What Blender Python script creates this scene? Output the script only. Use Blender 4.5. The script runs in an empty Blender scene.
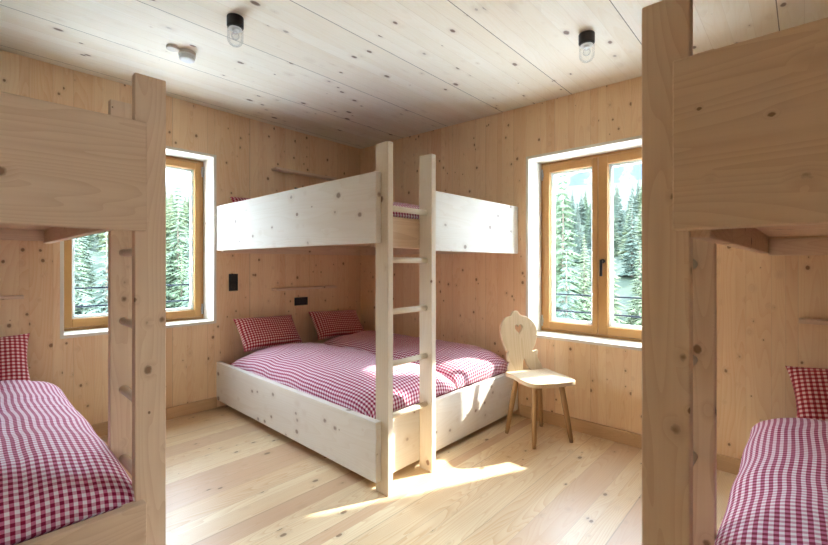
import bpy, bmesh, math, random
from mathutils import Vector, Matrix, noise

scene = bpy.context.scene
COL = scene.collection
R_ = math.radians

# ------------------------------------------------------------------ camera, world, sun, exposure
CX, CY, EYE = 3.754, -3.143, 1.25
cam_d = bpy.data.cameras.new('camera')
cam = bpy.data.objects.new('camera', cam_d)
COL.objects.link(cam)
cam.location = (CX, CY, EYE)
cam.rotation_euler = (R_(90), 0, R_(42.85))
cam_d.sensor_width = 36
cam_d.lens = 422.67 / 828 * 36
cam_d.shift_y = -9.1 / 828
cam_d.clip_start = 0.02
cam_d.clip_end = 500
scene.camera = cam

world = bpy.data.worlds.new('sky')
scene.world = world
world.use_nodes = True
wn = world.node_tree
wn.nodes.clear()
w_out = wn.nodes.new('ShaderNodeOutputWorld')
w_bg = wn.nodes.new('ShaderNodeBackground')
w_tc = wn.nodes.new('ShaderNodeTexCoord')
w_sp = wn.nodes.new('ShaderNodeSeparateXYZ')
w_rp = wn.nodes.new('ShaderNodeValToRGB')
wn.links.new(w_tc.outputs['Generated'], w_sp.inputs[0])
wn.links.new(w_sp.outputs['Z'], w_rp.inputs[0])
wn.links.new(w_rp.outputs[0], w_bg.inputs['Color'])
wn.links.new(w_bg.outputs[0], w_out.inputs['Surface'])
w_rp.color_ramp.elements[0].position = 0.0
w_rp.color_ramp.elements[0].color = (0.82, 0.92, 1.05, 1)
w_rp.color_ramp.elements[1].position = 0.8
w_rp.color_ramp.elements[1].color = (0.70, 0.86, 1.08, 1)
w_bg.inputs['Strength'].default_value = 9.0

sun_d = bpy.data.lights.new('sun', 'SUN')
sun = bpy.data.objects.new('sun', sun_d)
COL.objects.link(sun)
sun.location = (6, 9, 8)
sun_d.energy = 9.5
sun_d.color = (1.0, 0.95, 0.87)
sun_d.angle = R_(1.2)
sun.rotation_euler = Vector((-0.4226, -0.906, -0.78)).to_track_quat('-Z', 'Y').to_euler()

def portal(loc, rot, sx, sy):
    d = bpy.data.lights.new('daylight_portal', 'AREA')
    d.shape = 'RECTANGLE'
    d.size, d.size_y = sx, sy
    d.cycles.is_portal = True
    o = bpy.data.objects.new('daylight_portal', d)
    COL.objects.link(o)
    o.location = loc
    o.rotation_euler = rot
portal((2.607, 0.46, 1.42), (R_(-90), 0, 0), 1.05, 1.45)
portal((5.66, -3.80, 1.42), (R_(-90), 0, R_(-90)), .55, 1.45)  # portal for the added fill window
portal((-0.46, -2.144, 1.46), (R_(-90), 0, R_(90)), 1.05, 1.45)

vs = scene.view_settings
vs.view_transform = 'Standard'
vs.look = 'None'
vs.gamma = 1
vs.use_curve_mapping = False
vs.exposure = 2.18

# ------------------------------------------------------------------ materials
class NT:
    def __init__(s, name):
        s.m = bpy.data.materials.new(name)
        s.m.use_nodes = True
        s.t = s.m.node_tree
        s.t.nodes.clear()
    def n(s, kind, **kw):
        nd = s.t.nodes.new(kind)
        for k, v in kw.items():
            setattr(nd, k, v)
        return nd
    def l(s, a, b):
        s.t.links.new(a, b)
    def put(s, sock, v):
        if isinstance(v, bpy.types.NodeSocket):
            s.l(v, sock)
        else:
            sock.default_value = v
    def math(s, op, a, b=0.0, c=0.0, clamp=False):
        nd = s.n('ShaderNodeMath', operation=op)
        nd.use_clamp = clamp
        s.put(nd.inputs[0], a); s.put(nd.inputs[1], b); s.put(nd.inputs[2], c)
        return nd.outputs[0]
    def comb(s, x, y, z):
        nd = s.n('ShaderNodeCombineXYZ')
        s.put(nd.inputs[0], x); s.put(nd.inputs[1], y); s.put(nd.inputs[2], z)
        return nd.outputs[0]
    def noise(s, vec, scale=1, detail=2, rough=.5):
        nd = s.n('ShaderNodeTexNoise')
        s.l(vec, nd.inputs['Vector'])
        nd.inputs['Scale'].default_value = scale
        nd.inputs['Detail'].default_value = detail
        nd.inputs['Roughness'].default_value = rough
        return nd.outputs[0]
    def white(s, v):
        nd = s.n('ShaderNodeTexWhiteNoise', noise_dimensions='1D')
        s.put(nd.inputs['W'], v)
        return nd.outputs['Value']
    def mix(s, f, a, b, mode='MIX'):
        nd = s.n('ShaderNodeMix', data_type='RGBA', blend_type=mode)
        s.put(nd.inputs[0], f)
        s.put(nd.inputs[6], a if isinstance(a, bpy.types.NodeSocket) else (*a, 1))
        s.put(nd.inputs[7], b if isinstance(b, bpy.types.NodeSocket) else (*b, 1))
        return nd.outputs[2]
    def ramp(s, f, a, b, clamp=True):
        nd = s.n('ShaderNodeMapRange')
        nd.clamp = clamp
        s.put(nd.inputs[0], f)
        nd.inputs[1].default_value = a; nd.inputs[2].default_value = b
        return nd.outputs[0]
    def finish(s, color, rough=.6, bump=None, spec=.3, bstr=.1, bdist=.002, **kw):
        p = s.n('ShaderNodeBsdfPrincipled')
        s.put(p.inputs['Base Color'], color if isinstance(color, bpy.types.NodeSocket) else (*color, 1))
        s.put(p.inputs['Roughness'], rough)
        p.inputs['Specular IOR Level'].default_value = spec
        for k, v in kw.items():
            p.inputs[k].default_value = v
        if bump is not None:
            b = s.n('ShaderNodeBump')
            b.inputs['Strength'].default_value = bstr
            b.inputs['Distance'].default_value = bdist
            s.l(bump, b.inputs['Height'])
            s.l(b.outputs[0], p.inputs['Normal'])
        o = s.n('ShaderNodeOutputMaterial')
        s.l(p.outputs[0], o.inputs[0])
        return s.m

_wood = {}
def wood(tone, axis):
    """axis: grain direction 'x','y','z'. Boards (if any) are stacked along the other in-plane axis."""
    key = (tone, axis)
    if key in _wood:
        return _wood[key]
    T = TONES[tone]
    k = NT('wood_%s_%s' % (tone, axis))
    tc = k.n('ShaderNodeTexCoord')
    oi = k.n('ShaderNodeObjectInfo')
    sp = k.n('ShaderNodeSeparateXYZ')
    k.l(tc.outputs['Object'], sp.inputs[0])
    xyz = {'x': sp.outputs[0], 'y': sp.outputs[1], 'z': sp.outputs[2]}
    g = xyz[axis]
    oth = [c for c in 'xyz' if c != axis]
    a, b = xyz[oth[0]], xyz[oth[1]]
    rnd = k.math('MULTIPLY', oi.outputs['Random'], 17.0)
    bw = T.get('board')
    tone_v = None
    joint = None
    if bw:
        ac = {'x': a, 'y': a}.get(None, None)
        across = xyz[T['across'][axis]]
        q = k.math('DIVIDE', k.math('ADD', across, T.get('off', 0.0)), bw)
        if T.get('uneven', True):   # boards of uneven width
            wob = k.math('MULTIPLY', k.math('SINE', k.math('MULTIPLY', q, 2.4)), .30)
            q = k.math('ADD', q, wob)
        idx = k.math('FLOOR', q)
        fr = k.math('FRACT', q)
        r1 = k.white(k.math('ADD', idx, .37))
        tone_v = r1
        g = k.math('ADD', g, k.math('MULTIPLY', r1, 9.3))
        jw = T.get('jw', .0025) / bw
        j1 = k.math('LESS_THAN', fr, jw)
        joint = k.math('MULTIPLY', j1, k.math('ADD', k.math('MULTIPLY', k.white(k.math('ADD', idx, 7.7)), .7), .3))
    a = k.math('ADD', a, k.math('MULTIPLY', rnd, .31))
    g = k.math('ADD', g, rnd)
    # knots
    kv = k.comb(k.math('MULTIPLY', g, T.get('kg', .8)), a, b)
    vo = k.n('ShaderNodeTexVoronoi')
    vo.inputs['Scale'].default_value = T.get('kscale', 11.0)
    vo.inputs['Randomness'].default_value = 1.0
    k.l(kv, vo.inputs['Vector'])
    kd = vo.outputs['Distance']
    kr = k.n('ShaderNodeSeparateColor')
    k.l(vo.outputs['Color'], kr.inputs[0])
    kw = k.noise(k.comb(g, a, b), 90, 2)
    kd2 = k.math('ADD', kd, k.math('MULTIPLY', k.math('SUBTRACT', kw, .5), .07))
    rad = k.math('MULTIPLY', k.math('POWER', kr.outputs[0], 1.3), T.get('krad', .21))
    core = k.math('SUBTRACT', 1.0, k.math('DIVIDE', kd2, k.math('ADD', rad, .001)))      # >0 inside the knot
    coref = k.ramp(core, 0.0, .35)
    halo = k.math('SUBTRACT', 1.0, k.math('DIVIDE', kd, k.math('ADD', k.math('MULTIPLY', rad, 2.3), .001)), clamp=True)
    # growth rings: smooth field far wider along the grain, bent around knots
    fld = k.noise(k.comb(k.math('MULTIPLY', g, .55), k.math('MULTIPLY', a, 5.5), k.math('MULTIPLY', b, 5.5)), 1.0, 1.5)
    fld = k.math('ADD', fld, k.math('MULTIPLY', halo, .06))
    rings = k.math('FRACT', k.math('MULTIPLY', fld, T.get('rings', 34.0)))
    rings = k.math('POWER', rings, 2.2)
    fib = k.noise(k.comb(k.math('MULTIPLY', g, 3.0), k.math('MULTIPLY', a, 150.0), k.math('MULTIPLY', b, 150.0)), 1.0, 2)
    big = k.noise(k.comb(k.math('MULTIPLY', g, .7), k.math('MULTIPLY', a, 9.0), k.math('MULTIPLY', b, 9.0)), 1.0, 2)
    gr = k.math('ADD', k.math('MULTIPLY', rings, T.get('ringamt', .30)),
                k.math('ADD', k.math('MULTIPLY', k.ramp(fib, .3, .7), .16), k.math('MULTIPLY', k.ramp(big, .3, .7), .28)))
    if tone_v is not None:
        gr = k.math('ADD', gr, k.math('MULTIPLY', k.math('SUBTRACT', tone_v, .4), T.get('tonevar', .5)))
    c = k.mix(k.math('MULTIPLY', gr, 1.0, clamp=True), T['light'], T['dark'])
    if 'red' in T:
        rr = k.white(k.math('ADD', idx, 3.1))
        c = k.mix(k.math('MULTIPLY', k.ramp(rr, .62, .9), .65), c, T['red'])
    c = k.mix(k.math('MULTIPLY', halo, T.get('halo', .35)), c, T['ring'])
    c = k.mix(k.math('MULTIPLY', coref, T.get('kamt', .85)), c, T['knot'])
    if joint is not None:
        c = k.mix(k.math('MULTIPLY', joint, T.get('jamt', .5)), c, T['jcol'])
    if 'panel' in T:   # wide glued panels with a dark open joint
        pq = k.math('FRACT', k.math('DIVIDE', k.math('ADD', across, T['panel'][1]), T['panel'][0]))
        pj = k.math('LESS_THAN', pq, .0045 / T['panel'][0])
        c = k.mix(k.math('MULTIPLY', pj, .8), c, (.12, .075, .045))
    m = k.finish(c, T.get('rough', .55), bump=k.math('SUBTRACT', fib, k.math('MULTIPLY', coref, .5)), spec=T.get('spec', .25), bstr=.12, bdist=.0008)
    _wood[key] = m
    return m

AC = {'x': 'y', 'y': 'x', 'z': 'y'}
TONES = {
    # panels and posts of the bunks: spruce; centre panels ('white') lightened to look brightly lit
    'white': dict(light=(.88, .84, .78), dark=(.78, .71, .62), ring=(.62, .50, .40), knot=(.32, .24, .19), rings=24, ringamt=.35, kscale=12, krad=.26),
    'pale':  dict(light=(.84, .64, .46), dark=(.68, .46, .30), ring=(.52, .32, .18), knot=(.24, .12, .06), rings=30, ringamt=.45),
    'post':  dict(light=(.88, .68, .50), dark=(.74, .51, .34), ring=(.50, .30, .16), knot=(.24, .12, .06), rings=30, ringamt=.5, kscale=13, krad=.20),
    'cpost': dict(light=(.88, .78, .64), dark=(.78, .64, .48), ring=(.52, .34, .2), knot=(.26, .14, .08), rings=22, ringamt=.25),
    'rung':  dict(light=(.86, .78, .66), dark=(.76, .64, .48), ring=(.6, .45, .3), knot=(.4, .28, .18), krad=.02),
    'wall_x': dict(light=(.95, .71, .455), dark=(.83, .53, .29), ring=(.55, .31, .16), knot=(.28, .13, .06), board=.078, across={'z': 'y'},
                   jcol=(.30, .17, .09), tonevar=.6, jamt=.32, kscale=15.0, krad=.21, rings=30, ringamt=.4),
    'wall_y': dict(light=(.95, .71, .455), dark=(.83, .53, .29), ring=(.55, .31, .16), knot=(.28, .13, .06), board=.078, across={'z': 'x'},
                   jcol=(.30, .17, .09), tonevar=.6, jamt=.32, kscale=15.0, krad=.21, rings=30, ringamt=.4),
    'ceil':  dict(light=(.93, .85, .72), dark=(.85, .73, .56), ring=(.50, .34, .22), knot=(.17, .09, .05), board=.099, across={'y': 'x'}, off=-.084,
                  uneven=False, jcol=(.5, .36, .24), tonevar=.5, jamt=.4, kscale=11, krad=.22, panel=(.594, -.082), rings=24, kg=.6),
    'floor': dict(light=(.91, .74, .50), dark=(.75, .50, .27), ring=(.42, .24, .12), knot=(.26, .14, .07), board=.105, across={'y': 'x'}, off=.03,
                  jcol=(.34, .20, .11), red=(.66, .40, .24), tonevar=.55, jamt=.6, kscale=12.0, krad=.18, rings=40, ringamt=.6, rough=.4, spec=.4, kg=.6),
    'base':  dict(light=(.70, .46, .26), dark=(.56, .34, .17), ring=(.42, .25, .12), knot=(.2, .1, .05), krad=.03),
    'window': dict(light=(.50, .26, .085), dark=(.40, .19, .06), ring=(.5, .26, .1), knot=(.4, .2, .08), krad=.01, rings=14, ringamt=.2, rough=.4, spec=.4),
    'lining': dict(light=(.86, .80, .70), dark=(.78, .68, .54), ring=(.6, .45, .3), knot=(.4, .25, .15), krad=.08, kscale=6, rings=20, ringamt=.2),
    'seat':  dict(light=(.74, .60, .42), dark=(.54, .38, .22), ring=(.5, .33, .18), knot=(.3, .17, .08), krad=.03, rings=22, ringamt=.4),
    'leg':   dict(light=(.50, .31, .15), dark=(.36, .20, .09), ring=(.3, .17, .08), knot=(.2, .1, .05), krad=.02, rings=22, ringamt=.4),
    'slat': dict(light=(.84, .62, .42), dark=(.70, .46, .28), ring=(.5, .3, .16), knot=(.3, .15, .08), board=.10, across={'x': 'y', 'y': 'x'}, jw=.006,
                  jcol=(.25, .14, .07), tonevar=.4, uneven=False, jamt=.9),
    'bark':  dict(light=(.10, .07, .05), dark=(.06, .04, .03), ring=(.05, .03, .02), knot=(.05, .03, .02), krad=.02),
}

def plain(name, col, rough=.5, spec=.4, **kw):
    k = NT(name)
    return k.finish(col, rough, spec=spec, **kw)

def gingham(name, lengthwise, white, mid, deep, period=.0235):
    k = NT(name)
    tc = k.n('ShaderNodeTexCoord')
    sp = k.n('ShaderNodeSeparateXYZ')
    k.l(tc.outputs['UV'], sp.inputs[0])
    def band(c):
        f = k.math('FRACT', k.math('DIVIDE', c, period))
        t = k.math('ABSOLUTE', k.math('SUBTRACT', f, .5))
        return k.ramp(t, .27, .23)
    u, v = band(sp.outputs[0]), band(sp.outputs[1])
    s = k.math('ADD', k.math('MULTIPLY', u, 1 - lengthwise), k.math('MULTIPLY', v, lengthwise))
    both = k.math('MULTIPLY', u, v)
    c = k.mix(k.math('MULTIPLY', s, 1.9, clamp=True), white, mid)
    c = k.mix(both, c, deep)
    weave = k.n('ShaderNodeTexWave')
    weave.inputs['Scale'].default_value = 260
    k.l(tc.outputs['UV'], weave.inputs['Vector'])
    return k.finish(c, .9, spec=.1, bump=weave.outputs['Fac'], bstr=.15, bdist=.0006, **{'Sheen Weight': .15})

DUV = ((.90, .82, .86), (.60, .17, .29), (.27, .010, .05))
M_GING = gingham('red_and_white_gingham', .62, *DUV)
M_GING_R = gingham('red_and_white_gingham_turned', .38, *DUV)
M_PILLOW = gingham('red_gingham_pillowcase', .5, (.82, .62, .58), (.50, .075, .085), (.27, .010, .022))
M_SHEET = plain('dark_red_sheet', (.30, .008, .022), .9, .1)
M_BLACK = plain('black_plastic', (.012, .012, .013), .35)
M_DARK = plain('black_enamel', (.02, .017, .016), .45)
M_METAL = plain('dull_steel', (.5, .5, .5), .35, Metallic=1.0)
M_RAIL = plain('dark_grey_rail', (.010, .012, .018), .6, .05)
M_WHITE = plain('white_plastic', (.80, .78, .74), .4)
M_BEIGE = plain('beige_plastic', (.62, .52, .42), .5)
M_FRAMEOUT = plain('pale_rebate', (.82, .82, .80), .5)
M_HANDLE = plain('black_handle', (.015, .015, .016), .3)

def glass_mat(name, tint=(.93, .96, .95), refl=.6):
    k = NT(name)
    fr = k.n('ShaderNodeFresnel'); fr.inputs[0].default_value = 1.45
    tr = k.n('ShaderNodeBsdfTransparent'); tr.inputs[0].default_value = (*tint, 1)
    gl = k.n('ShaderNodeBsdfGlossy'); gl.inputs['Roughness'].default_value = .02
    mx = k.n('ShaderNodeMixShader')
    k.l(k.math('MULTIPLY', fr.outputs[0], refl), mx.inputs[0])
    k.l(tr.outputs[0], mx.inputs[1]); k.l(gl.outputs[0], mx.inputs[2])
    o = k.n('ShaderNodeOutputMaterial'); k.l(mx.outputs[0], o.inputs[0])
    return k.m
M_GLASS = glass_mat('window_glass')
M_DOME = glass_mat('clear_dome_glass', (.97, .98, .98), .45)

# ------------------------------------------------------------------ helpers
def dz(x, y):
    """levels measured off the photo sit a few centimetres higher at the left end of the room than at the right"""
    return -0.0226 * ((x - CX) * .7331 + (y - CY) * .6801)

def link_bm(name, bm, mat, parent=None, smooth=False, loc=None):
    me = bpy.data.meshes.new(name)
    bmesh.ops.recalc_face_normals(bm, faces=bm.faces)
    bm.to_mesh(me); bm.free()
    mats = mat if isinstance(mat, (list, tuple)) else [mat]
    for m in mats:
        me.materials.append(m)
    if smooth:
        for p in me.polygons:
            p.use_smooth = True
    o = bpy.data.objects.new(name, me)
    COL.objects.link(o)
    if parent:
        o.parent = parent
    if loc is not None:
        o.location = loc
    return o

def bm_box(bm, x0, x1, y0, y1, z0, z1, bev=.002):
    t = bmesh.new()
    bmesh.ops.create_cube(t, size=1)
    for v in t.verts:
        v.co = Vector(((x0 + x1) / 2 + v.co.x * (x1 - x0), (y0 + y1) / 2 + v.co.y * (y1 - y0), (z0 + z1) / 2 + v.co.z * (z1 - z0)))
    if bev:
        bmesh.ops.bevel(t, geom=list(t.edges), offset=bev, segments=1, affect='EDGES')
    me = bpy.data.meshes.new('tmp'); t.to_mesh(me); t.free()
    bm.from_mesh(me); bpy.data.meshes.remove(me)

def box(name, x0, x1, y0, y1, z0, z1, mat, parent=None, bev=.002):
    """box in world coordinates, parented to an unrotated parent"""
    bm = bmesh.new()
    cx, cy, cz = (x0 + x1) / 2, (y0 + y1) / 2, (z0 + z1) / 2
    bm_box(bm, x0 - cx, x1 - cx, y0 - cy, y1 - cy, z0 - cz, z1 - cz, bev)
    o = link_bm(name, bm, mat, parent)
    p = parent.location if parent else Vector((0, 0, 0))
    q = parent
    off = Vector((0, 0, 0))
    while q:
        off += q.location; q = q.parent
    o.location = Vector((cx, cy, cz)) - off
    return o

def tube(bm, p0, p1, r0, r1=None, n=16, caps=True):
    p0, p1 = Vector(p0), Vector(p1)
    r1 = r0 if r1 is None else r1
    d = (p1 - p0).normalized()
    u = d.orthogonal().normalized(); w = d.cross(u)
    ra, rb = [], []
    for i in range(n):
        an = 2 * math.pi * i / n
        e = u * math.cos(an) + w * math.sin(an)
        ra.append(bm.verts.new(p0 + e * r0)); rb.append(bm.verts.new(p1 + e * r1))
    for i in range(n):
        bm.faces.new((ra[i], ra[(i + 1) % n], rb[(i + 1) % n], rb[i]))
    if caps:
        bm.faces.new(ra[::-1]); bm.faces.new(rb)

def lathe(bm, prof, n=32, c=(0, 0, 0)):
    rings = []
    for r, z in prof:
        if r < 1e-5:
            rings.append([bm.verts.new((c[0], c[1], c[2] + z))])
        else:
            rings.append([bm.verts.new((c[0] + r * math.cos(2 * math.pi * i / n), c[1] + r * math.sin(2 * math.pi * i / n), c[2] + z)) for i in range(n)])
    for A, B in zip(rings, rings[1:]):
        for i in range(n):
            j = (i + 1) % n
            if len(A) == 1 and len(B) == 1: continue
            if len(A) == 1: bm.faces.new((A[0], B[j], B[i]))
            elif len(B) == 1: bm.faces.new((A[i], A[j], B[0]))
            else: bm.faces.new((A[i], A[j], B[j], B[i]))

def empty(name, loc, label=None, cat=None, group=None, rz=0):
    o = bpy.data.objects.new(name, None)
    o.empty_display_size = .1
    COL.objects.link(o)
    o.location = loc; o.rotation_euler = (0, 0, rz)
    tag(o, label, cat, group)
    return o

def tag(o, label=None, cat=None, group=None, kind=None):
    if label: o['label'] = label
    if cat: o['category'] = cat
    if group: o['group'] = group
    if kind: o['kind'] = kind
    return o

def copy_tree(o, parent=None):
    kids = list(o.children)
    c = o.copy(); COL.objects.link(c)
    if parent is not None: c.parent = parent
    for k in kids: copy_tree(k, c)
    return c

# ------------------------------------------------------------------ room shell
RX, RY, H = 5.20, -4.36, 2.55
WT = .46      # wall thickness
def ceil_z(x, y): return 2.55 + dz(x, y) * .97

bm = bmesh.new()
bm_box(bm, -WT, RX + WT, RY - WT, WT, -.30, 0, 0)
tag(link_bm('floor', bm, wood('floor', 'y')), kind='structure')

bm = bmesh.new()     # boarded ceiling, laid with a very slight fall
cs = [(-WT, RY - WT), (RX + WT, RY - WT), (RX + WT, WT), (-WT, WT)]
lo = [bm.verts.new((x, y, ceil_z(x, y))) for x, y in cs]
hi = [bm.verts.new((x, y, ceil_z(x, y) + .3)) for x, y in cs]
bm.faces.new(lo[::-1]); bm.faces.new(hi)
for i in range(4):
    bm.faces.new((lo[i], lo[(i + 1) % 4], hi[(i + 1) % 4], hi[i]))
tag(link_bm('ceiling', bm, wood('ceil', 'y')), kind='structure')

WIN_H0, WIN_H1 = .708, 2.124
dzL, dzR = dz(0, -2.14), dz(0, 0)
dzL, dzR = dz(0, -2.0), dz(2.55, 0)
def wall(name, axis, pos, thick, a0, a1, holes, mat):
    """vertical wall slab; axis 'x' = plane x=pos running along y; holes = (a0,a1,z0,z1)"""
    bm = bmesh.new()
    def slab(b0, b1, z0, z1):
        if axis == 'x': bm_box(bm, min(pos, pos + thick), max(pos, pos + thick), b0, b1, z0, z1, 0)
        else: bm_box(bm, b0, b1, min(pos, pos + thick), max(pos, pos + thick), z0, z1, 0)
    cur = a0
    for (h0, h1, z0, z1) in sorted(holes):
        slab(cur, h0, -.02, 2.66)
        slab(h0, h1, -.02, z0)
        slab(h0, h1, z1, 2.66)
        cur = h1
    slab(cur, a1, -.02, 2.66)
    return tag(link_bm(name, bm, mat), kind='structure')

LT = .022   # thickness of the reveal lining
WL = (-2.647, -1.641); WR = (2.103, 3.112); WE = (-4.05, -3.55)
wall('wall_left', 'x', 0, -WT, RY - WT, WT, [(WL[0] - LT, WL[1] + LT, WIN_H0 + dzL - LT, WIN_H1 + dzL + LT)], wood('wall_x', 'z'))
wall('wall_back', 'y', 0, WT, 0, RX, [(WR[0] - LT, WR[1] + LT, WIN_H0 + dzR - LT, WIN_H1 + dzR + LT)], wood('wall_y', 'z'))
wall('wall_right', 'x', RX, WT, RY - WT, WT, [(WE[0] - LT, WE[1] + LT, WIN_H0 - LT, WIN_H1 + LT)], wood('wall_x', 'z'))
wall('wall_front', 'y', RY, -WT, 0, RX, [], wood('wall_y', 'z'))

for nm, b in (('baseboard_left', (0, .018, -2.68, -1.62)), ('baseboard_back', (2.04, 3.53, -.018, 0))):
    o = box(nm, b[0], b[1], b[2], b[3], 0, .094, wood('base', 'y' if nm.endswith('left') else 'x'), bev=.003)
    tag(o, kind='structure')

# ------------------------------------------------------------------ windows
def window(name, loc, rz, width, z0, z1, handle=True, hinge_side=(0, 1)):
    """local frame: u to the right along the wall, v outwards, origin at the inner left corner of the opening at floor level"""
    w = empty(name, loc, rz=rz); tag(w, kind='structure')
    def part(nm, boxes, mat, par=w, bev=.003, **kw):
        bm = bmesh.new()
        for b in boxes: bm_box(bm, *b, bev)
        return link_bm(nm, bm, mat, par, **kw)
    D = .23
    T = LT
    part('window_sill', [(-T, width + T, -.001, D + .02, z0 - T, z0)], wood('lining', 'x'), bev=.001)
    part('reveal_lining', [(-T, width + T, -.001, D + .02, z1, z1 + T)], wood('lining', 'x'), bev=.001)
    for u in (-T, width):
        part('reveal_lining', [(u, u + T, -.001, D + .02, z0, z1)], wood('lining', 'z'), bev=.001)
    # outer reveal, pale render
    part('outer_reveal', [(-T, width + T, D + .07, WT, z0 - T, z0 + .02), (-T, width + T, D + .07, WT, z1 - .02, z1 + T),
                          (-T, .02, D + .07, WT, z0, z1), (width - .02, width + T, D + .07, WT, z0, z1)], M_FRAMEOUT, bev=0)
    f = .018
    part('window_frame', [(0, f, D, D + .07, z0, z1), (width - f, width, D, D + .07, z0, z1)], wood('window', 'z'), bev=.001)
    part('window_frame', [(f, width - f, D, D + .07, z0, z0 + f), (f, width - f, D, D + .07, z1 - f, z1)], wood('window', 'x'), bev=.001)
    mid = width * .467
    sides = ((f + .004, mid - .003), (mid + .003, width - f - .004))
    for i, (a, b) in enumerate(sides):
        zz0, zz1 = z0 + f + .004, z1 - f - .004
        sl = (.052, .040) if i == 0 else (.067, .052)
        st = .062
        c = part('casement', [(a, a + sl[0], D - .012, D + .05, zz0, zz1), (b - sl[1], b, D - .012, D + .05, zz0, zz1)], wood('window', 'z'))
        part('casement_rail', [(a + sl[0], b - sl[1], D - .012, D + .05, zz0, zz0 + st), (a + sl[0], b - sl[1], D - .012, D + .05, zz1 - st, zz1)], wood('window', 'x'), c)
        ga, gb, gz0, gz1 = a + sl[0], b - sl[1], zz0 + st, zz1 - st
        bd = .022
        part('glazing_bead', [(ga, ga + bd, D + .03, D + .06, gz0, gz1), (gb - bd, gb, D + .03, D + .06, gz0, gz1),
                              (ga + bd, gb - bd, D + .03, D + .06, gz0, gz0 + bd), (ga + bd, gb - bd, D + .03, D + .06, gz1 - bd, gz1)], M_FRAMEOUT, c, bev=.001)
        part('pane', [(ga + .002, gb - .002, D + .018, D + .024, gz0 + .002, gz1 - .002)], M_GLASS, c, bev=0)
        if i == 1 and handle:
            hb = bmesh.new()
            hu, hz = mid + .038, z0 + (z1 - z0) * .415
            tube(hb, (hu, D - .012, hz), (hu, D - .024, hz), .017, n=20)
            tube(hb, (hu, D - .024, hz), (hu, D - .052, hz), .009, n=12)
            ho = link_bm('window_handle', hb, M_HANDLE, c, smooth=False)
            lb = bmesh.new()
            bm_box(lb, hu - .010, hu + .010, D - .062, D - .050, hz - .115, hz + .012, .003)
            link_bm('lever', lb, M_HANDLE, ho)
        for hz in (z0 + .09, z1 - .10):
            hb = bmesh.new()
            uu = (a - .006) if i == 0 else (b + .006)
            tube(hb, (uu, D - .018, hz - .045), (uu, D - .018, hz + .045), .0065, n=12)
            bm_box(hb, uu - .008, uu + .008, D - .016, D - .010, hz - .02, hz + .02, .001)
            link_bm('hinge', hb, M_METAL, c, smooth=False)
    for rz_ in (1.01, .865):
        rb = bmesh.new()
        zr = rz_ + (z0 - WIN_H0)
        tube(rb, (.02, .43, zr), (width - .02, .43, zr), .007, n=10)
        link_bm('guard_bar', rb, M_RAIL, w)
    return w

window('window_1', (0, WL[0], 0), R_(90), WL[1] - WL[0], WIN_H0 + dzL, WIN_H1 + dzL, handle=False)
window('window_2', (WR[0], 0, 0), 0, WR[1] - WR[0], WIN_H0 + dzR, WIN_H1 + dzR)
window('added_fill_window', (RX, WE[1], 0), R_(-90), WE[1] - WE[0], WIN_H0, WIN_H1)  # added window, unseen behind the camera, lets in fill light

# ------------------------------------------------------------------ bunks
ZL0, ZL1, ZU0, ZU1 = .051, .378, 1.341, 1.726
POST_TOP = 1.907
RUNGS = (.40, .69, .98, 1.267, 1.555)
P, Q = 'pale', 'post'

def brd(name, par, x0, x1, y0, y1, z0, z1, axis, tone='pale', at=None, bev=.003):
    d = dz(*at) if at else 0
    return box(name, x0, x1, y0, y1, z0 + d, z1 + d, wood(tone, axis), par, bev)

def rung(par, p0, p1, z, at):
    bm = bmesh.new()
    c = (Vector(p0) + Vector(p1)) / 2
    tube(bm, Vector(p0) - c, Vector(p1) - c, .0165, n=20)
    ax = 'x' if abs(p1[0] - p0[0]) > abs(p1[1] - p0[1]) else 'y'
    o = link_bm('rung', bm, wood('rung', ax), par, smooth=True)
    o.location = Vector((c.x, c.y, z + dz(*at))) - par.location
    m = o.data
    for pl in m.polygons:
        pl.use_smooth = len(pl.vertices) == 4
    return o

# centre bunk: head against the left wall, long side against the back wall, ladder on the foot end
B = empty('bunk_bed', (1.0, -.8, 0), 'pale wooden corner bunk bed with ladder between two tall posts, wide lower bed', 'bunk bed')
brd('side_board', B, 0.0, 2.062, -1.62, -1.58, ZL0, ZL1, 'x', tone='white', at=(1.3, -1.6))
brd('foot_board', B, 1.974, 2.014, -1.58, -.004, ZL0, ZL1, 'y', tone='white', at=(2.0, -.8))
brd('back_board', B, 0.004, 1.974, -.044, -.004, ZL0, ZL1, 'x')
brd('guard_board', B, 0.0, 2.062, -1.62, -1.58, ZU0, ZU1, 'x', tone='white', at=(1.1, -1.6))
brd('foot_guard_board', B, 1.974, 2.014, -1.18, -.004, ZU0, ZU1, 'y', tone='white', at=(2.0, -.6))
brd('foot_rail', B, 1.974, 2.014, -1.58, -1.18, ZU0, 1.520, 'y')
brd('back_rail', B, 0.004, 1.974, -.044, -.004, ZU0, ZU0 + .2, 'x')
brd('head_ledger', B, 0.002, .042, -1.58, -.044, ZU0, ZU0 + .095, 'y', tone='wall_plain' if 'wall_plain' in TONES else 'post')
brd('slat_platform', B, .042, 1.974, -1.58, -.044, ZU0 + .095, ZU0 + .115, 'y', tone='slat')
brd('bed_base', B, .01, 1.974, -1.58, -.044, .16, .18, 'y')
brd('plinth', B, .01, 1.92, -1.53, -.05, 0, .16, 'x', tone='base')
for y0 in (-1.58, -1.22):
    brd('post', B, 2.014, 2.114, y0, y0 + .04, 0, POST_TOP, 'z', tone='cpost', bev=.0025)
for z in RUNGS:
    rung(B, (2.066, -1.545, 0), (2.066, -1.215, 0), z, (2.066, -1.4))

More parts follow.
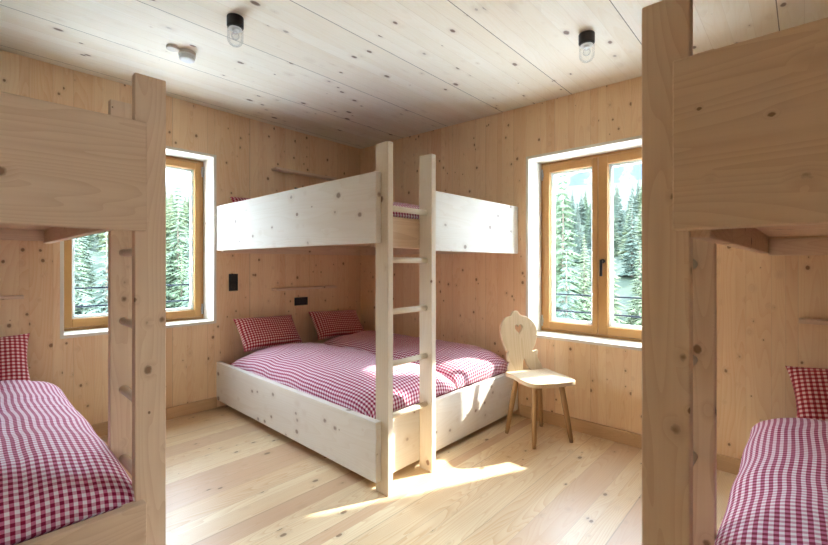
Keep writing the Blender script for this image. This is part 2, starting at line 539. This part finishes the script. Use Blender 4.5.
# left bunk: head against the left wall, ladder on its long side beside the foot
L = empty('bunk_bed', (1.0, -3.5, 0), 'wooden bunk bed cut by the left edge of the photo, upper board and ladder post', 'bunk bed')
brd('foot_board', L, 2.0, 2.04, -4.32, -2.688, ZL0, ZL1, 'y', at=(2.04, -2.75))
brd('foot_guard_board', L, 2.0, 2.04, -4.32, -2.688, ZU0, ZU1, 'y', at=(2.04, -2.88))
brd('side_board', L, .004, 2.0, -2.755, -2.715, ZL0, ZL1, 'x', at=(1.8, -2.75))
brd('side_guard_board', L, .004, 1.60, -2.755, -2.715, ZU0, ZU1, 'x', at=(.8, -2.75))
brd('side_rail', L, 1.60, 2.0, -2.755, -2.715, ZU0, 1.52, 'x', at=(.8, -2.75))
brd('far_board', L, .004, 2.0, -4.32, -4.28, ZL0, ZL1, 'x')
brd('far_rail', L, .004, 2.0, -4.32, -4.28, ZU0, ZU1, 'x')
brd('head_ledger', L, .002, .042, -4.28, -2.755, ZU0, ZU0 + .095, 'y', tone='post', at=(0, -2.9))
brd('slat_platform', L, .042, 2.0, -4.28, -2.755, ZU0 + .095, ZU0 + .115, 'y', tone='slat', at=(1.4, -2.9))
brd('bed_base', L, .01, 2.0, -4.28, -2.755, .16, .18, 'y')
brd('plinth', L, .01, 1.95, -4.27, -2.80, 0, .16, 'x', tone='base')
for x0 in (1.60, 1.96):
    brd('post', L, x0, x0 + .04, -2.715, -2.615, 0, POST_TOP + dz(1.8, -2.66), 'z', tone='post', bev=.0025)
for z in RUNGS:
    rung(L, (1.635, -2.668, 0), (1.965, -2.668, 0), z, (1.64, -2.66))

# right bunk: head against the back wall, ladder on its long side beside the foot
S = empty('bunk_bed', (4.3, -1.0, 0), 'wooden bunk bed cut by the right edge of the photo, with tall near post', 'bunk bed')
brd('foot_board', S, 3.531, 5.19, -2.04, -2.0, ZL0, ZL1, 'x')
brd('foot_guard_board', S, 3.531, 5.19, -2.04, -2.0, ZU0, ZU1, 'x', at=(3.66, -2.02))
brd('side_board', S, 3.558, 3.598, -2.0, -.004, ZL0, ZL1, 'y', at=(3.58, -1.4))
brd('side_guard_board', S, 3.558, 3.598, -1.60, -.004, ZU0, ZU1, 'y', at=(3.58, -.8))
brd('side_rail', S, 3.558, 3.598, -2.0, -1.60, ZU0, 1.52, 'y', at=(3.58, -.8))
brd('far_board', S, 5.15, 5.19, -2.0, -.004, ZL0, ZL1, 'y')
brd('far_rail', S, 5.15, 5.19, -2.0, -.004, ZU0, ZU1, 'y')
brd('head_ledger', S, 3.598, 5.15, -.042, -.002, ZU0, ZU0 + .095, 'x', tone='post', at=(3.7, 0))
brd('slat_platform', S, 3.598, 5.15, -2.0, -.042, ZU0 + .095, ZU0 + .115, 'x', tone='slat', at=(3.7, -.5))
brd('bed_base', S, 3.598, 5.15, -2.0, -.042, .16, .18, 'x')
brd('plinth', S, 3.65, 5.15, -1.95, -.05, 0, .16, 'y', tone='base')
for y0 in (-2.0, -1.64):
    brd('post', S, 3.457, 3.558, y0, y0 + .04, 0, POST_TOP - .028, 'z', tone='post', bev=.0025)
for z in RUNGS:
    rung(S, (3.500, -1.965, 0), (3.500, -1.635, 0), z, (3.52, -1.64))

# ------------------------------------------------------------------ bedding
def mattress(label, x0, x1, y0, y1, z0, z1):
    bm = bmesh.new()
    cx, cy, cz = (x0 + x1) / 2, (y0 + y1) / 2, (z0 + z1) / 2
    bm_box(bm, x0 - cx, x1 - cx, y0 - cy, y1 - cy, z0 - cz, z1 - cz, 0)
    bmesh.ops.bevel(bm, geom=list(bm.edges), offset=.03, segments=4, affect='EDGES')
    o = link_bm('mattress', bm, M_SHEET, smooth=True, loc=(cx, cy, cz))
    return tag(o, label, 'mattress')

def arc_uv(bm, grid, nu, nv, uvl):
    # uv = running length along each row / column, measured from the middle
    U = [[0] * (nv + 1) for _ in range(nu + 1)]
    V = [[0] * (nv + 1) for _ in range(nu + 1)]
    for j in range(nv + 1):
        for i in range(1, nu + 1):
            U[i][j] = U[i - 1][j] + (grid[i][j].co - grid[i - 1][j].co).length
        m = U[nu // 2][j]
        for i in range(nu + 1): U[i][j] -= m
    for i in range(nu + 1):
        for j in range(1, nv + 1):
            V[i][j] = V[i][j - 1] + (grid[i][j].co - grid[i][j - 1].co).length
        m = V[i][nv // 2]
        for j in range(nv + 1): V[i][j] -= m
    return U, V

def soft_sheet(name, cx, cy, hx, hy, zb, h, seed, res=.022, p=5.0, ripple=.006, sag=None, rz=0, parent=None, quilt=0, mat=None):
    nu, nv = max(8, int(2 * hx / res)), max(8, int(2 * hy / res))
    nu += nu % 2; nv += nv % 2
    bm = bmesh.new()
    def warp(t):   # denser rows near the rounded edges
        return math.sin(t * math.pi / 2) * .55 + t * .45
    grid = []
    for i in range(nu + 1):
        row = []
        for j in range(nv + 1):
            u, v = warp(-1 + 2 * i / nu), warp(-1 + 2 * j / nv)
            x, y = u * hx, v * hy
            e = (max(0, 1 - abs(u) ** (p * hx / .7)) * max(0, 1 - abs(v) ** (p * hy / .7))) ** .38
            nz = noise.noise(Vector((x * 3 + seed, y * 3, seed))) * 2.2 + noise.noise(Vector((x * 9, y * 7 + seed, 3))) * .8
            wr = 1 - abs(noise.noise(Vector((x * 5 + seed * 2, y * 2.2, 9)))) * 2
            z = h * e * (1 + (sag(u, v) if sag else 0)) + ripple * (nz + max(0, wr) * 1.2) * e
            if quilt: # shallow lengthwise channels
                z += quilt * e * (abs(math.sin(y * math.pi / .16)) ** .6)
            x += .010 * noise.noise(Vector((x * 4, y * 4, seed + 5))); y += .010 * noise.noise(Vector((x * 4 + 9, y * 4, seed + 7)))
            row.append(bm.verts.new((x, y, z)))
        grid.append(row)
    U, V = arc_uv(bm, grid, nu, nv, None)
    uvl = bm.loops.layers.uv.new('uv')
    uvd = {}
    for i in range(nu + 1):
        for j in range(nv + 1):
            uvd[grid[i][j]] = (U[i][j], V[i][j])
    for i in range(nu):
        for j in range(nv):
            f = bm.faces.new((grid[i][j], grid[i + 1][j], grid[i + 1][j + 1], grid[i][j + 1]))
    # underside: close with a skirt dropped a little and a flat bottom
    low = {}
    rim = [grid[i][0] for i in range(nu + 1)] + [grid[nu][j] for j in range(1, nv + 1)] + [grid[i][nv] for i in range(nu - 1, -1, -1)] + [grid[0][j] for j in range(nv - 1, 0, -1)]
    lows = []
    for v in rim:
        w = bm.verts.new((v.co.x * .985, v.co.y * .985, -.012))
        uvd[w] = uvd[v]
        lows.append(w)
    n = len(rim)
    for i in range(n):
        bm.faces.new((rim[i], rim[(i + 1) % n], lows[(i + 1) % n], lows[i]))
    bm.faces.new(lows)
    for f in bm.faces:
        for lp in f.loops:
            lp[uvl].uv = uvd[lp.vert]
    o = link_bm(name, bm, mat or M_GING, parent, smooth=True, loc=(cx, cy, zb))
    o.rotation_euler = (0, 0, rz)
    return o

def pillow(loc, rot, w, h, t, seed, label, group=None):
    """local: w along x, h along y, thickness z"""
    nu, nv = 44, 32
    bm = bmesh.new()
    uvl = bm.loops.layers.uv.new('uv')
    sheets = []
    for s in (1, -1):
        g = []
        for i in range(nu + 1):
            row = []
            for j in range(nv + 1):
                u = math.sin((-1 + 2 * i / nu) * math.pi / 2) * .5 + (-1 + 2 * i / nu) * .5
                v = math.sin((-1 + 2 * j / nv) * math.pi / 2) * .5 + (-1 + 2 * j / nv) * .5
                # sides pull in, corners stay pointed
                px = u * w / 2 * (1 - .07 * (1 - v * v) * abs(u) ** 2)
                py = v * h / 2 * (1 - .09 * (1 - u * u) * abs(v) ** 2)
                e = ((1 - u ** 4) * (1 - v ** 4)) if abs(u) < 1 and abs(v) < 1 else 0
                e = max(0, e) ** .62
                nz = noise.noise(Vector((px * 7 + seed, py * 7, seed + s))) * .16 + noise.noise(Vector((px * 16, py * 16 + seed, seed))) * .06
                pz = s * t / 2 * e * (1 + nz)
                if s == -1 and (i in (0, nu) or j in (0, nv)):
                    row.append(sheets[0][i][j])
                else:
                    row.append(bm.verts.new((px, py, pz)))
            g.append(row)
        sheets.append(g)
        for i in range(nu):
            for j in range(nv):
                q = (g[i][j], g[i + 1][j], g[i + 1][j + 1], g[i][j + 1])
                f = bm.faces.new(q if s == 1 else q[::-1])
    for f in bm.faces:
        for lp in f.loops:
            c = lp.vert.co
            lp[uvl].uv = (c.x * 1.04 + .003, c.y * 1.05)
    o = link_bm('pillow', bm, M_PILLOW, smooth=True, loc=loc)
    o.rotation_euler = rot
    return tag(o, label, 'pillow', group)

# centre lower bed: two mattresses side by side, two duvets, two pillows
mattress('dark red sheeted mattress of the wide lower bed, long side nearest the camera', .044, 1.972, -1.578, -.815, .182, .378)
mattress('dark red sheeted mattress of the wide lower bed along the back wall', .044, 1.972, -.811, -.048, .182, .378)
def sagC1(u, v): return .10 * math.cos(u * 2.2) - .12 * max(0, -v) * 1.0
o = soft_sheet('duvet', 1.075, -1.180, .898, .400, .380, .165, 1.3, sag=sagC1, quilt=.004)
tag(o, 'gingham duvet spread over the near half of the wide lower bed', 'duvet')
def sagC2(u, v): return .22 * max(0, v) * .9 + .10 * max(0, u)
o = soft_sheet('duvet', 1.095, -.418, .879, .373, .380, .165, 5.1, sag=sagC2, quilt=.004, ripple=.008)
tag(o, 'gingham duvet spread over the far half of the wide lower bed, against the back wall', 'duvet')

def lean(x, y, z, w, h, t, seed, label, tilt=50, axis='x', yaw=0, roll=0):
    """pillow leaning against the wall x=0 (axis x) or y=0 (axis y)"""
    base = R_(90) if axis == 'x' else R_(0)
    m = Matrix.Rotation(base + R_(yaw), 4, 'Z') @ Matrix.Rotation(R_(tilt), 4, 'X') @ Matrix.Rotation(R_(roll), 4, 'Z')
    return pillow((x, y, z), m.to_euler(), w, h, t, seed, label)
lean(.17, -1.215, .625, .59, .34, .15, 2.2, 'red gingham pillow leaning on the wall under the wall socket and nearest the window', 50, yaw=3, roll=-2)
lean(.17, -.445, .618, .59, .34, .15, 7.2, 'red gingham pillow leaning on the wall in the far corner of the wide lower bed', 50, yaw=-2, roll=-3)

# centre upper bed
mattress('upper mattress of the corner bunk, hidden behind its whitish boards', .046, 1.970, -1.576, -.048, 1.458, 1.54)
o = soft_sheet('duvet', 1.10, -.81, .865, .755, 1.537, .115, 9.4, p=6)
tag(o, 'gingham duvet on the upper bed, seen between the ladder posts', 'duvet')
lean(.15, -1.22, 1.70, .60, .36, .12, 4.1, 'red gingham pillow on the upper bed, its top peeping over the long board', 50)

# left lower bed
mattress('dark red sheeted mattress of the lower bed at the left edge', .044, 1.998, -4.278, -2.757, .182, .395)
def sagL(u, v): return .12 * math.cos(v * 1.5) + .10 * max(0, -u)
o = soft_sheet('duvet', 1.08, -3.485, .918, .785, .402, .165, 3.7, sag=sagL, quilt=.009, p=4.5)
tag(o, 'thick gingham duvet on the bed at the left edge of the photo', 'duvet')
lean(.20, -3.14, .642, .62, .38, .13, 6.3, 'red gingham pillow cut by the left edge of the photo', 58)

# right lower bed
mattress('dark red sheeted mattress of the lower bed at the right edge', 3.600, 5.148, -1.998, -.044, .182, .37)
def sagR(u, v): return .12 * math.cos(u * 1.5) + .06
o = soft_sheet('duvet', 4.335, -1.16, .785, .838, .378, .175, 8.2, sag=sagR, quilt=0, mat=M_GING_R, p=4.5)
tag(o, 'thick gingham duvet on the bed at the right edge of the photo', 'duvet')
lean(4.00, -.19, .580, .62, .38, .13, 3.3, 'red gingham pillow with a raised corner at the right edge of the photo', 55, axis='y', yaw=-4, roll=9)

# ------------------------------------------------------------------ chair
CH = empty('chair', (2.33, -.295, 0), 'small rustic wooden chair with a heart cut out of its carved back', 'chair', rz=R_(-30))
Minv = (Matrix.Translation(CH.location) @ Matrix.Rotation(R_(-30), 4, 'Z')).inverted()
def curve_plate(name, outlines, depth, mat, parent, bev=.0025):
    cu = bpy.data.curves.new('tmp', 'CURVE')
    cu.dimensions = '2D'; cu.fill_mode = 'BOTH'; cu.extrude = depth / 2 - bev; cu.bevel_depth = bev; cu.bevel_resolution = 2
    cu.offset = -bev
    for pts, smooth in outlines:
        sp = cu.splines.new('BEZIER' if smooth else 'POLY')
        if smooth:
            sp.bezier_points.add(len(pts) - 1)
            for bp, q in zip(sp.bezier_points, pts):
                bp.co = (q[0], q[1], 0); bp.handle_left_type = bp.handle_right_type = 'AUTO'
            sp.resolution_u = 5
        else:
            sp.points.add(len(pts) - 1)
            for bp, q in zip(sp.points, pts): bp.co = (q[0], q[1], 0, 1)
        sp.use_cyclic_u = True
    tmp = bpy.data.objects.new('tmp', cu)
    COL.objects.link(tmp)
    dg = bpy.context.evaluated_depsgraph_get(); dg.update()
    me = bpy.data.meshes.new_from_object(tmp.evaluated_get(dg))
    bpy.data.objects.remove(tmp); bpy.data.curves.remove(cu)
    me.name = name
    me.materials.clear(); me.materials.append(mat)
    o = bpy.data.objects.new(name, me); COL.objects.link(o)
    o.parent = parent
    return o
SEAT_Z = .452
seat_pts = [(-.175, -.155), (-.185, 0), (-.175, .165), (-.05, .178), (.12, .188), (.195, .168), (.215, .07), (.21, -.07), (.185, -.150), (.12, -.172), (-.05, -.165)]
st = curve_plate('seat', [(seat_pts, True)], .028, wood('seat', 'x'), CH)
st.location = (0, 0, SEAT_Z - .014)
zx = [(68,475),(72,440),(80,418),(89,404),(72,398),(68,375),(74,347),(86,331),(66,322),(60,300),(48,265),(40,225),(38,190),(42,150),(60,112),(85,88),(105,82),
      (120,78),(128,60),(140,47),(158,42),(172,50),(183,68),(200,80),(228,86),(260,105),(285,135),(299,175),(300,215),(292,255),(280,290),(262,320),(256,340),
      (270,336),(290,331),(297,342),(290,360),(286,378),(298,408),(312,438),(318,475)]
arch = [(232,475),(216,442),(203,412),(193,386),(185,390),(178,420),(172,475)]
outline = [((x - 195) * .001173, (472 - y) * .00104) for x, y in zx + arch]
hx0, hy0, hs = (168 - 195) * .001173, (472 - 172) * .00104, .0021
heart = []
for i in range(36):
    t = 2 * math.pi * i / 36
    heart.append((hx0 + hs * 16 * math.sin(t) ** 3, hy0 + hs * 1.22 * (13 * math.cos(t) - 5 * math.cos(2 * t) - 2 * math.cos(3 * t) - math.cos(4 * t))))
bk = curve_plate('backrest', [(outline, False), (heart, False)], .022, wood('seat', 'y'), CH, .003)
# board stands on the back edge of the seat, tilted back
m = Matrix.Translation((-.160, 0, SEAT_Z - .004)) @ Matrix.Rotation(R_(-9), 4, 'Y') @ Matrix(((0, 0, 1, 0), (1, 0, 0, 0), (0, 1, 0, 0), (0, 0, 0, 1)))
bk.matrix_local = m
def chair_leg(top, bot):
    t = Minv @ Vector((*top, SEAT_Z - .035)); b = Minv @ Vector((*bot, 0.001))
    bm = bmesh.new()
    pts = [(0, .0125), (.12, .016), (.6, .020), (.9, .0185), (1, .015)]
    n = 10
    d = (t - b).normalized(); u = d.orthogonal().normalized(); w_ = d.cross(u)
    rings = []
    for f, r in pts:
        c = b.lerp(t, f)
        rings.append([bm.verts.new(c + (u * math.cos(2 * math.pi * i / n) + w_ * math.sin(2 * math.pi * i / n)) * r) for i in range(n)])
    for A_, B_ in zip(rings, rings[1:]):
        for i in range(n):
            bm.faces.new((A_[i], A_[(i + 1) % n], B_[(i + 1) % n], B_[i]))
    bm.faces.new(rings[0][::-1]); bm.faces.new(rings[-1])
    link_bm('leg', bm, wood('leg', 'z'), CH, smooth=True)
chair_leg((2.375, -.425), (2.391, -.467))
chair_leg((2.185, -.33), (2.118, -.359))
chair_leg((2.475, -.235), (2.534, -.193))
chair_leg((2.275, -.165), (2.243, -.061))
for s in (-1, 1):
    bm = bmesh.new(); bm_box(bm, -.14, .16, -.022, .022, -.012, .012, .004)
    b_ = link_bm('batten', bm, wood('leg', 'x'), CH); b_.location = (0, s * .10, SEAT_Z - .040)

CH.location = (2.349, -.333, 0)

# ------------------------------------------------------------------ wall fittings
def plate(name, label, cat, c, sy, sz, n, group=None):
    o = empty(name, (0, c[0], c[1]), label, cat, group)
    bm = bmesh.new(); bm_box(bm, 0.001, .010, -sy / 2, sy / 2, -sz / 2, sz / 2, .002)
    cp = link_bm('cover_plate', bm, M_BLACK, o)
    for i in range(n):
        k = (i - (n - 1) / 2) * .071
        q = (k, 0) if sy > sz else (0, k)
        if cat == 'switch' and i == 1:
            bm = bmesh.new(); bm_box(bm, .010, .014, q[0] - .027, q[0] + .027, q[1] - .027, q[1] + .027, .001)
            link_bm('rocker', bm, M_DARK, cp)
            continue
        bm = bmesh.new()
        prof = [(.024, .0105), (.024, .0125), (.020, .0125), (.020, .0108), (.0, .0108)]
        lathe(bm, prof, 24)
        s = link_bm('socket', bm, M_DARK, cp)
        s.matrix_local = Matrix.Translation((0, q[0], q[1])) @ Matrix.Rotation(R_(90), 4, 'Y')
    return o
plate('wall_switch', 'black upright double plate on the wall beside the left window', 'switch', (-1.473, 1.045 + .036), .080, .152, 2)
plate('wall_socket', 'black double socket on the wall above the pillows of the lower bed', 'socket', (-.782, .843 + .024), .150, .080, 2)
plate('wall_socket', 'black double socket mostly hidden behind the long upper board', 'socket', (-.782, 1.944 + .024), .150, .080, 2)

def shelf(label, x0, x1, y0, y1, z0, z1, ax):
    o = box('wall_shelf', x0, x1, y0, y1, z0, z1, wood('post', ax), bev=.002)
    return tag(o, label, 'shelf')
shelf('narrow wooden ledge on the wall above the socket and pillows of the wide lower bed', .0005, .095, -1.105, -.405, .990, 1.012, 'y')
shelf('narrow wooden ledge high on the wall above the upper bed', .0005, .095, -1.105, -.405, 2.140, 2.162, 'y')
shelf('narrow wooden ledge above the pillow at the left edge of the photo', .0005, .075, -3.556, -2.856, 1.022, 1.044, 'y')
shelf('narrow wooden ledge above the pillow at the right edge of the photo', 3.725, 4.425, -.075, -.0005, .928, .950, 'x')

# ------------------------------------------------------------------ ceiling fittings
def ceiling_lamp(x, y, label):
    z = ceil_z(x, y)
    o = empty('ceiling_lamp', (x, y, z), label, 'lamp', 'black ceiling lamps with clear glass domes')
    bm = bmesh.new(); lathe(bm, [(0, 0), (.041, 0), (.0425, -.003), (.0425, -.052), (.040, -.056), (.030, -.056), (0, -.055)], 36)
    lb_ = link_bm('lamp_base', bm, M_DARK, o, smooth=False)
    bm = bmesh.new()
    pr = [(.034, -.056), (.0405, -.062), (.0405, -.118)]
    for i in range(1, 9):
        a = i / 8 * math.pi / 2
        pr.append((.0405 * math.cos(a), -.118 - .040 * math.sin(a)))
    lathe(bm, pr, 32)
    link_bm('glass_dome', bm, M_DOME, o, smooth=True)
    bm = bmesh.new(); lathe(bm, [(0, -.058), (.033, -.0612), (.033, -.066), (.018, -.067), (.014, -.078), (0, -.078)], 28)
    link_bm('lamp_holder', bm, M_WHITE, lb_, smooth=False)
    bm = bmesh.new()
    pr = [(.009, -.078), (.012, -.084)] + [(.021 * math.sin(R_(a)), -.100 + .021 * math.cos(R_(a))) for a in range(35, 181, 16)]
    lathe(bm, pr, 20)
    link_bm('bulb', bm, M_DOME, o, smooth=True)
    return o
ceiling_lamp(1.508, -2.132, 'black ceiling lamp with clear glass dome, the left of two, beside the smoke detector')
ceiling_lamp(2.857, -.760, 'black ceiling lamp with clear glass dome in front of the right window')

sx, sy = .900, -2.165
SD = empty('smoke_detector', (sx, sy, ceil_z(sx, sy)), 'small round white smoke detector with a beige plate on the ceiling', 'smoke detector')
bm = bmesh.new(); lathe(bm, [(0, 0), (.032, 0), (.033, -.003), (.033, -.016), (.030, -.018), (0, -.018)], 32, (0, -.085, 0))
bm_box(bm, -.018, .018, -.085, 0, -.016, 0, .003)
lathe(bm, [(0, 0), (.046, 0), (.048, -.003), (.048, -.020), (0, -.020)], 32)
link_bm('mounting_plate', bm, M_BEIGE, SD)
bm = bmesh.new(); lathe(bm, [(0, -.0205), (.046, -.0205), (.048, -.024), (.048, -.034), (.044, -.037), (.040, -.037), (.040, -.041), (.044, -.043), (.044, -.052), (.034, -.058), (0, -.060)], 40)
link_bm('detector_body', bm, M_WHITE, SD)

# ------------------------------------------------------------------ outside
GZ = -3.4
def ground_h(x, y):
    # two slopes rising behind the left wall and behind the back wall
    d1 = max(0, y - 9) ; d2 = max(0, -x - 9)
    r = math.hypot(d1, d2)
    return GZ + r * .24 * min(1, r / 20) + 1.2 * noise.noise(Vector((x * .06, y * .06, 2)))

def terrain(name, f, x0, x1, y0, y1, n, mat):
    bm = bmesh.new()
    g = [[bm.verts.new((x0 + (x1 - x0) * i / n, y0 + (y1 - y0) * j / n, f(x0 + (x1 - x0) * i / n, y0 + (y1 - y0) * j / n))) for j in range(n + 1)] for i in range(n + 1)]
    for i in range(n):
        for j in range(n):
            bm.faces.new((g[i][j], g[i + 1][j], g[i + 1][j + 1], g[i][j + 1]))
    o = link_bm(name, bm, mat, smooth=True)
    return tag(o, kind='structure')

k = NT('snow_ground')
tc = k.n('ShaderNodeTexCoord')
nz = k.noise(tc.outputs['Object'], .25, 5)
sp = k.n('ShaderNodeSeparateXYZ'); k.l(tc.outputs['Object'], sp.inputs[0])
far = k.math('MAXIMUM', k.ramp(sp.outputs[1], 9, 15), k.ramp(k.math('MULTIPLY', sp.outputs[0], -1.0), 9, 15))
moss = k.mix(k.ramp(nz, .52, .66), (.016, .022, .014), (.026, .030, .022))
M_SNOW = k.finish(k.mix(far, (.80, .83, .86), moss), .8, spec=.1)
k = NT('snowy_rock')
tc = k.n('ShaderNodeTexCoord')
mp = k.n('ShaderNodeMapping'); mp.inputs['Scale'].default_value = (.06, .06, .018)
k.l(tc.outputs['Object'], mp.inputs[0])
nz = k.noise(mp.outputs[0], 1.0, 9, .72)
M_ROCK = k.finish(k.mix(k.ramp(nz, .47, .53), (.028, .034, .042), (.10, .105, .11)), .9, spec=.05)
M_NEEDLE = []
for nm, c in (('spruce_green', (.040, .056, .030)), ('spruce_blue_green', (.038, .052, .040)), ('larch_yellow_green', (.062, .072, .036))):
    k = NT(nm)
    tc = k.n('ShaderNodeTexCoord'); oi = k.n('ShaderNodeObjectInfo')
    nz = k.noise(tc.outputs['Object'], 1.6, 3)
    cc = k.mix(k.ramp(nz, .35, .68), tuple(v * .8 for v in c), tuple(v * 1.5 for v in c))
    cc = k.mix(k.math('MULTIPLY', oi.outputs['Random'], .5), cc, (.044, .056, .042))
    M_NEEDLE.append(k.finish(cc, .8, spec=.1))

terrain('ground', ground_h, -95, 60, -60, 110, 90, M_SNOW)
def mountain_h(x, y):
    # a rock wall across the valley
    r = math.hypot(x + 3, y + 3)
    t = max(0, (r - 120) / 60)
    return GZ - 2 + 62 * min(1.0, t) ** .8 * (1 + .35 * noise.noise(Vector((x * .02, y * .02, 5))) * 2) + 6 * noise.noise(Vector((x * .07, y * .07, 1))) * min(1, t * 3)
bm = bmesh.new()
na, nr = 110, 26
g = []
for i in range(na + 1):
    an = R_(75 + 130 * i / na)
    row = []
    for j in range(nr + 1):
        r = 112 + 90 * j / nr
        x, y = r * math.cos(an), r * math.sin(an)
        row.append(bm.verts.new((x, y, mountain_h(x, y))))
    g.append(row)
for i in range(na):
    for j in range(nr):
        bm.faces.new((g[i][j], g[i + 1][j], g[i + 1][j + 1], g[i][j + 1]))
tag(link_bm('mountain', bm, M_ROCK, smooth=True), kind='structure')

def spruce_mesh(seed, h, width, whorls, nb):
    rnd = random.Random(seed)
    bm = bmesh.new()
    def spike(p, q, w, t):
        # thin three-sided spray from p to q
        p, q = Vector(p), Vector(q)
        d = (q - p)
        s = d.cross(Vector((0, 0, 1)))
        if s.length < 1e-6: s = Vector((1, 0, 0))
        s.normalize()
        m = p + d * .35
        a = bm.verts.new(p); b = bm.verts.new(m + s * w); c = bm.verts.new(m - s * w)
        e = bm.verts.new(q); f_ = bm.verts.new(m + Vector((0, 0, t))); g_ = bm.verts.new(m - Vector((0, 0, t * 1.6)))
        for tri in ((a, b, f_), (a, f_, c), (e, f_, b), (e, c, f_), (a, g_, b), (a, c, g_), (e, b, g_), (e, g_, c)):
            bm.faces.new(tri)
    for k_ in range(whorls):
        f = k_ / (whorls - 1)
        z = h * (.06 + .93 * f)
        L_ = width * (1 - f) ** .85 * rnd.uniform(.82, 1.12) + .10
        n = max(4, int(nb * (1 - f * .55)))
        a0 = rnd.random() * 6.28
        for i in range(n):
            an = a0 + 6.283 * i / n + rnd.uniform(-.3, .3)
            l_ = L_ * rnd.uniform(.7, 1.15)
            dr = Vector((math.cos(an), math.sin(an), 0))
            side = Vector((-dr.y, dr.x, 0))
            sag = l_ * rnd.uniform(.18, .42)
            tip = Vector((0, 0, z - sag)) + dr * l_
            root = Vector((0, 0, z))
            spike(root, tip, l_ * .10 + .03, .05 + l_ * .04)
            for tt in (.35, .58, .8):
                for sd in (1, -1):
                    p = root.lerp(tip, tt)
                    ll = l_ * (1.05 - tt) * .55 * rnd.uniform(.7, 1.2)
                    q = p + dr * ll * .65 + side * sd * ll - Vector((0, 0, ll * .35))
                    spike(p, q, ll * .16 + .02, .03 + ll * .06)
    me = bpy.data.meshes.new('foliage'); bm.to_mesh(me); bm.free()
    return me
protos = [(spruce_mesh(1, 12, 2.6, 36, 9), 12), (spruce_mesh(2, 12, 2.0, 40, 8), 12), (spruce_mesh(3, 12, 3.0, 32, 9), 12)]
trunk_me = None
def trunk_mesh(h):
    bm = bmesh.new(); tube(bm, (0, 0, -.6), (0, 0, h * .985), .17, .012, 8)
    me = bpy.data.meshes.new('trunk'); bm.to_mesh(me); bm.free(); me.materials.append(wood('bark', 'z')); return me
trunk_me = trunk_mesh(12)
_fm = {}
def tree(x, y, h, kind, matk, label, group=None, wide=1.0):
    z = ground_h(x, y)
    t = empty('spruce_tree', (x, y, z), label, 'tree', group)
    if (kind, matk) not in _fm:
        me = protos[kind][0].copy(); me.materials.clear(); me.materials.append(M_NEEDLE[matk]); _fm[(kind, matk)] = me
    s = h / 12
    for nm, me in (('foliage', _fm[(kind, matk)]), ('trunk', trunk_me)):
        o = bpy.data.objects.new(nm, me); COL.objects.link(o); o.parent = t
        o.scale = (s * wide, s * wide, s)
        o.rotation_euler = (0, 0, (x * 7.3 + y * 3.1) % 6.28)
    return t
def polar(px, dist):
    """position at a given distance along the bearing of a photo column"""
    an = R_(132.85) - math.atan((px - 414) / 422.67)
    return CX + dist * math.cos(an), CY + dist * math.sin(an)
def tree_at(px, dist, top_y, kind, matk, label, group=None, wide=1.0):
    x, y = polar(px, dist)
    d = dist * math.cos(math.atan((px - 414) / 422.67))
    ztop = EYE + (263.4 - top_y) * d / 422.67
    return tree(x, y, max(3, ztop - ground_h(x, y)), kind, matk, label, group, wide)
tree_at(563, 17, 160, 0, 0, 'tall spruce outside the right window, reaching highest in its left pane', wide=.8)
tree_at(632, 30, 196, 1, 1, 'pointed spruce outside the right window rising beside the near bunk post', wide=1.1)
tree_at(580, 34, 217, 1, 1, 'slim bluish spruce behind the tall one outside the right window')
tree_at(612, 24, 258, 1, 0, 'low broad spruce outside the right window, just below the window handle', wide=.8)
tree_at(645, 19, 262, 0, 2, 'spruce outside the right window close behind the bunk post edge', wide=.7)
tree_at(594, 29, 240, 1, 2, 'spruce outside the right window behind the meeting of the two panes')
tree_at(178, 24, 178, 1, 0, 'slender spruce standing against the white sky outside the left window', wide=.95)
rnd = random.Random(11)
taken = []
for t in [o for o in COL.objects if o.name.startswith('spruce_tree')]:
    taken.append((t.location.x, t.location.y, t.children[0].dimensions.x * .36))
def wood_side(px0, px1, n, tops, mats, label, group, seed):
    rnd = random.Random(seed)
    made = 0
    for tries in range(9000):
        if made >= n: break
        f = tries / 4000
        dist = 12.5 + 50 * rnd.random() ** 1.3
        px = rnd.uniform(px0, px1)
        x, y = polar(px, dist)
        ty = tops(px) + rnd.uniform(-9, 12) + 14 * max(0, 1 - (dist - 12.5) / 14) - 8 * dist / 60
        d = dist * math.cos(math.atan((px - 414) / 422.67))
        hh = max(4, EYE + (263.4 - ty) * d / 422.67 - ground_h(x, y))
        hh = min(hh, 17)
        kd = rnd.randrange(3)
        wd = rnd.uniform(.88, 1.1)
        rad = (2.6, 2.0, 3.0)[kd] * hh / 12 * wd * .80
        if any(math.hypot(x - a, y - b) < (rad + c) * .92 for a, b, c in taken): continue
        taken.append((x, y, rad)); made += 1
        tree(x, y, hh, kd, rnd.choice(mats), label, group, wd)
wood_side(540, 705, 95, lambda px: 236, (0, 1, 1, 2), 'spruce of the hillside wood beyond the right window', 'spruces of the hillside wood beyond the right window', 5)
wood_side(45, 215, 95, lambda px: 222 if px < 150 else 240, (0, 2, 1, 2), 'spruce of the hillside wood beyond the left window', 'spruces of the hillside wood beyond the left window', 6)
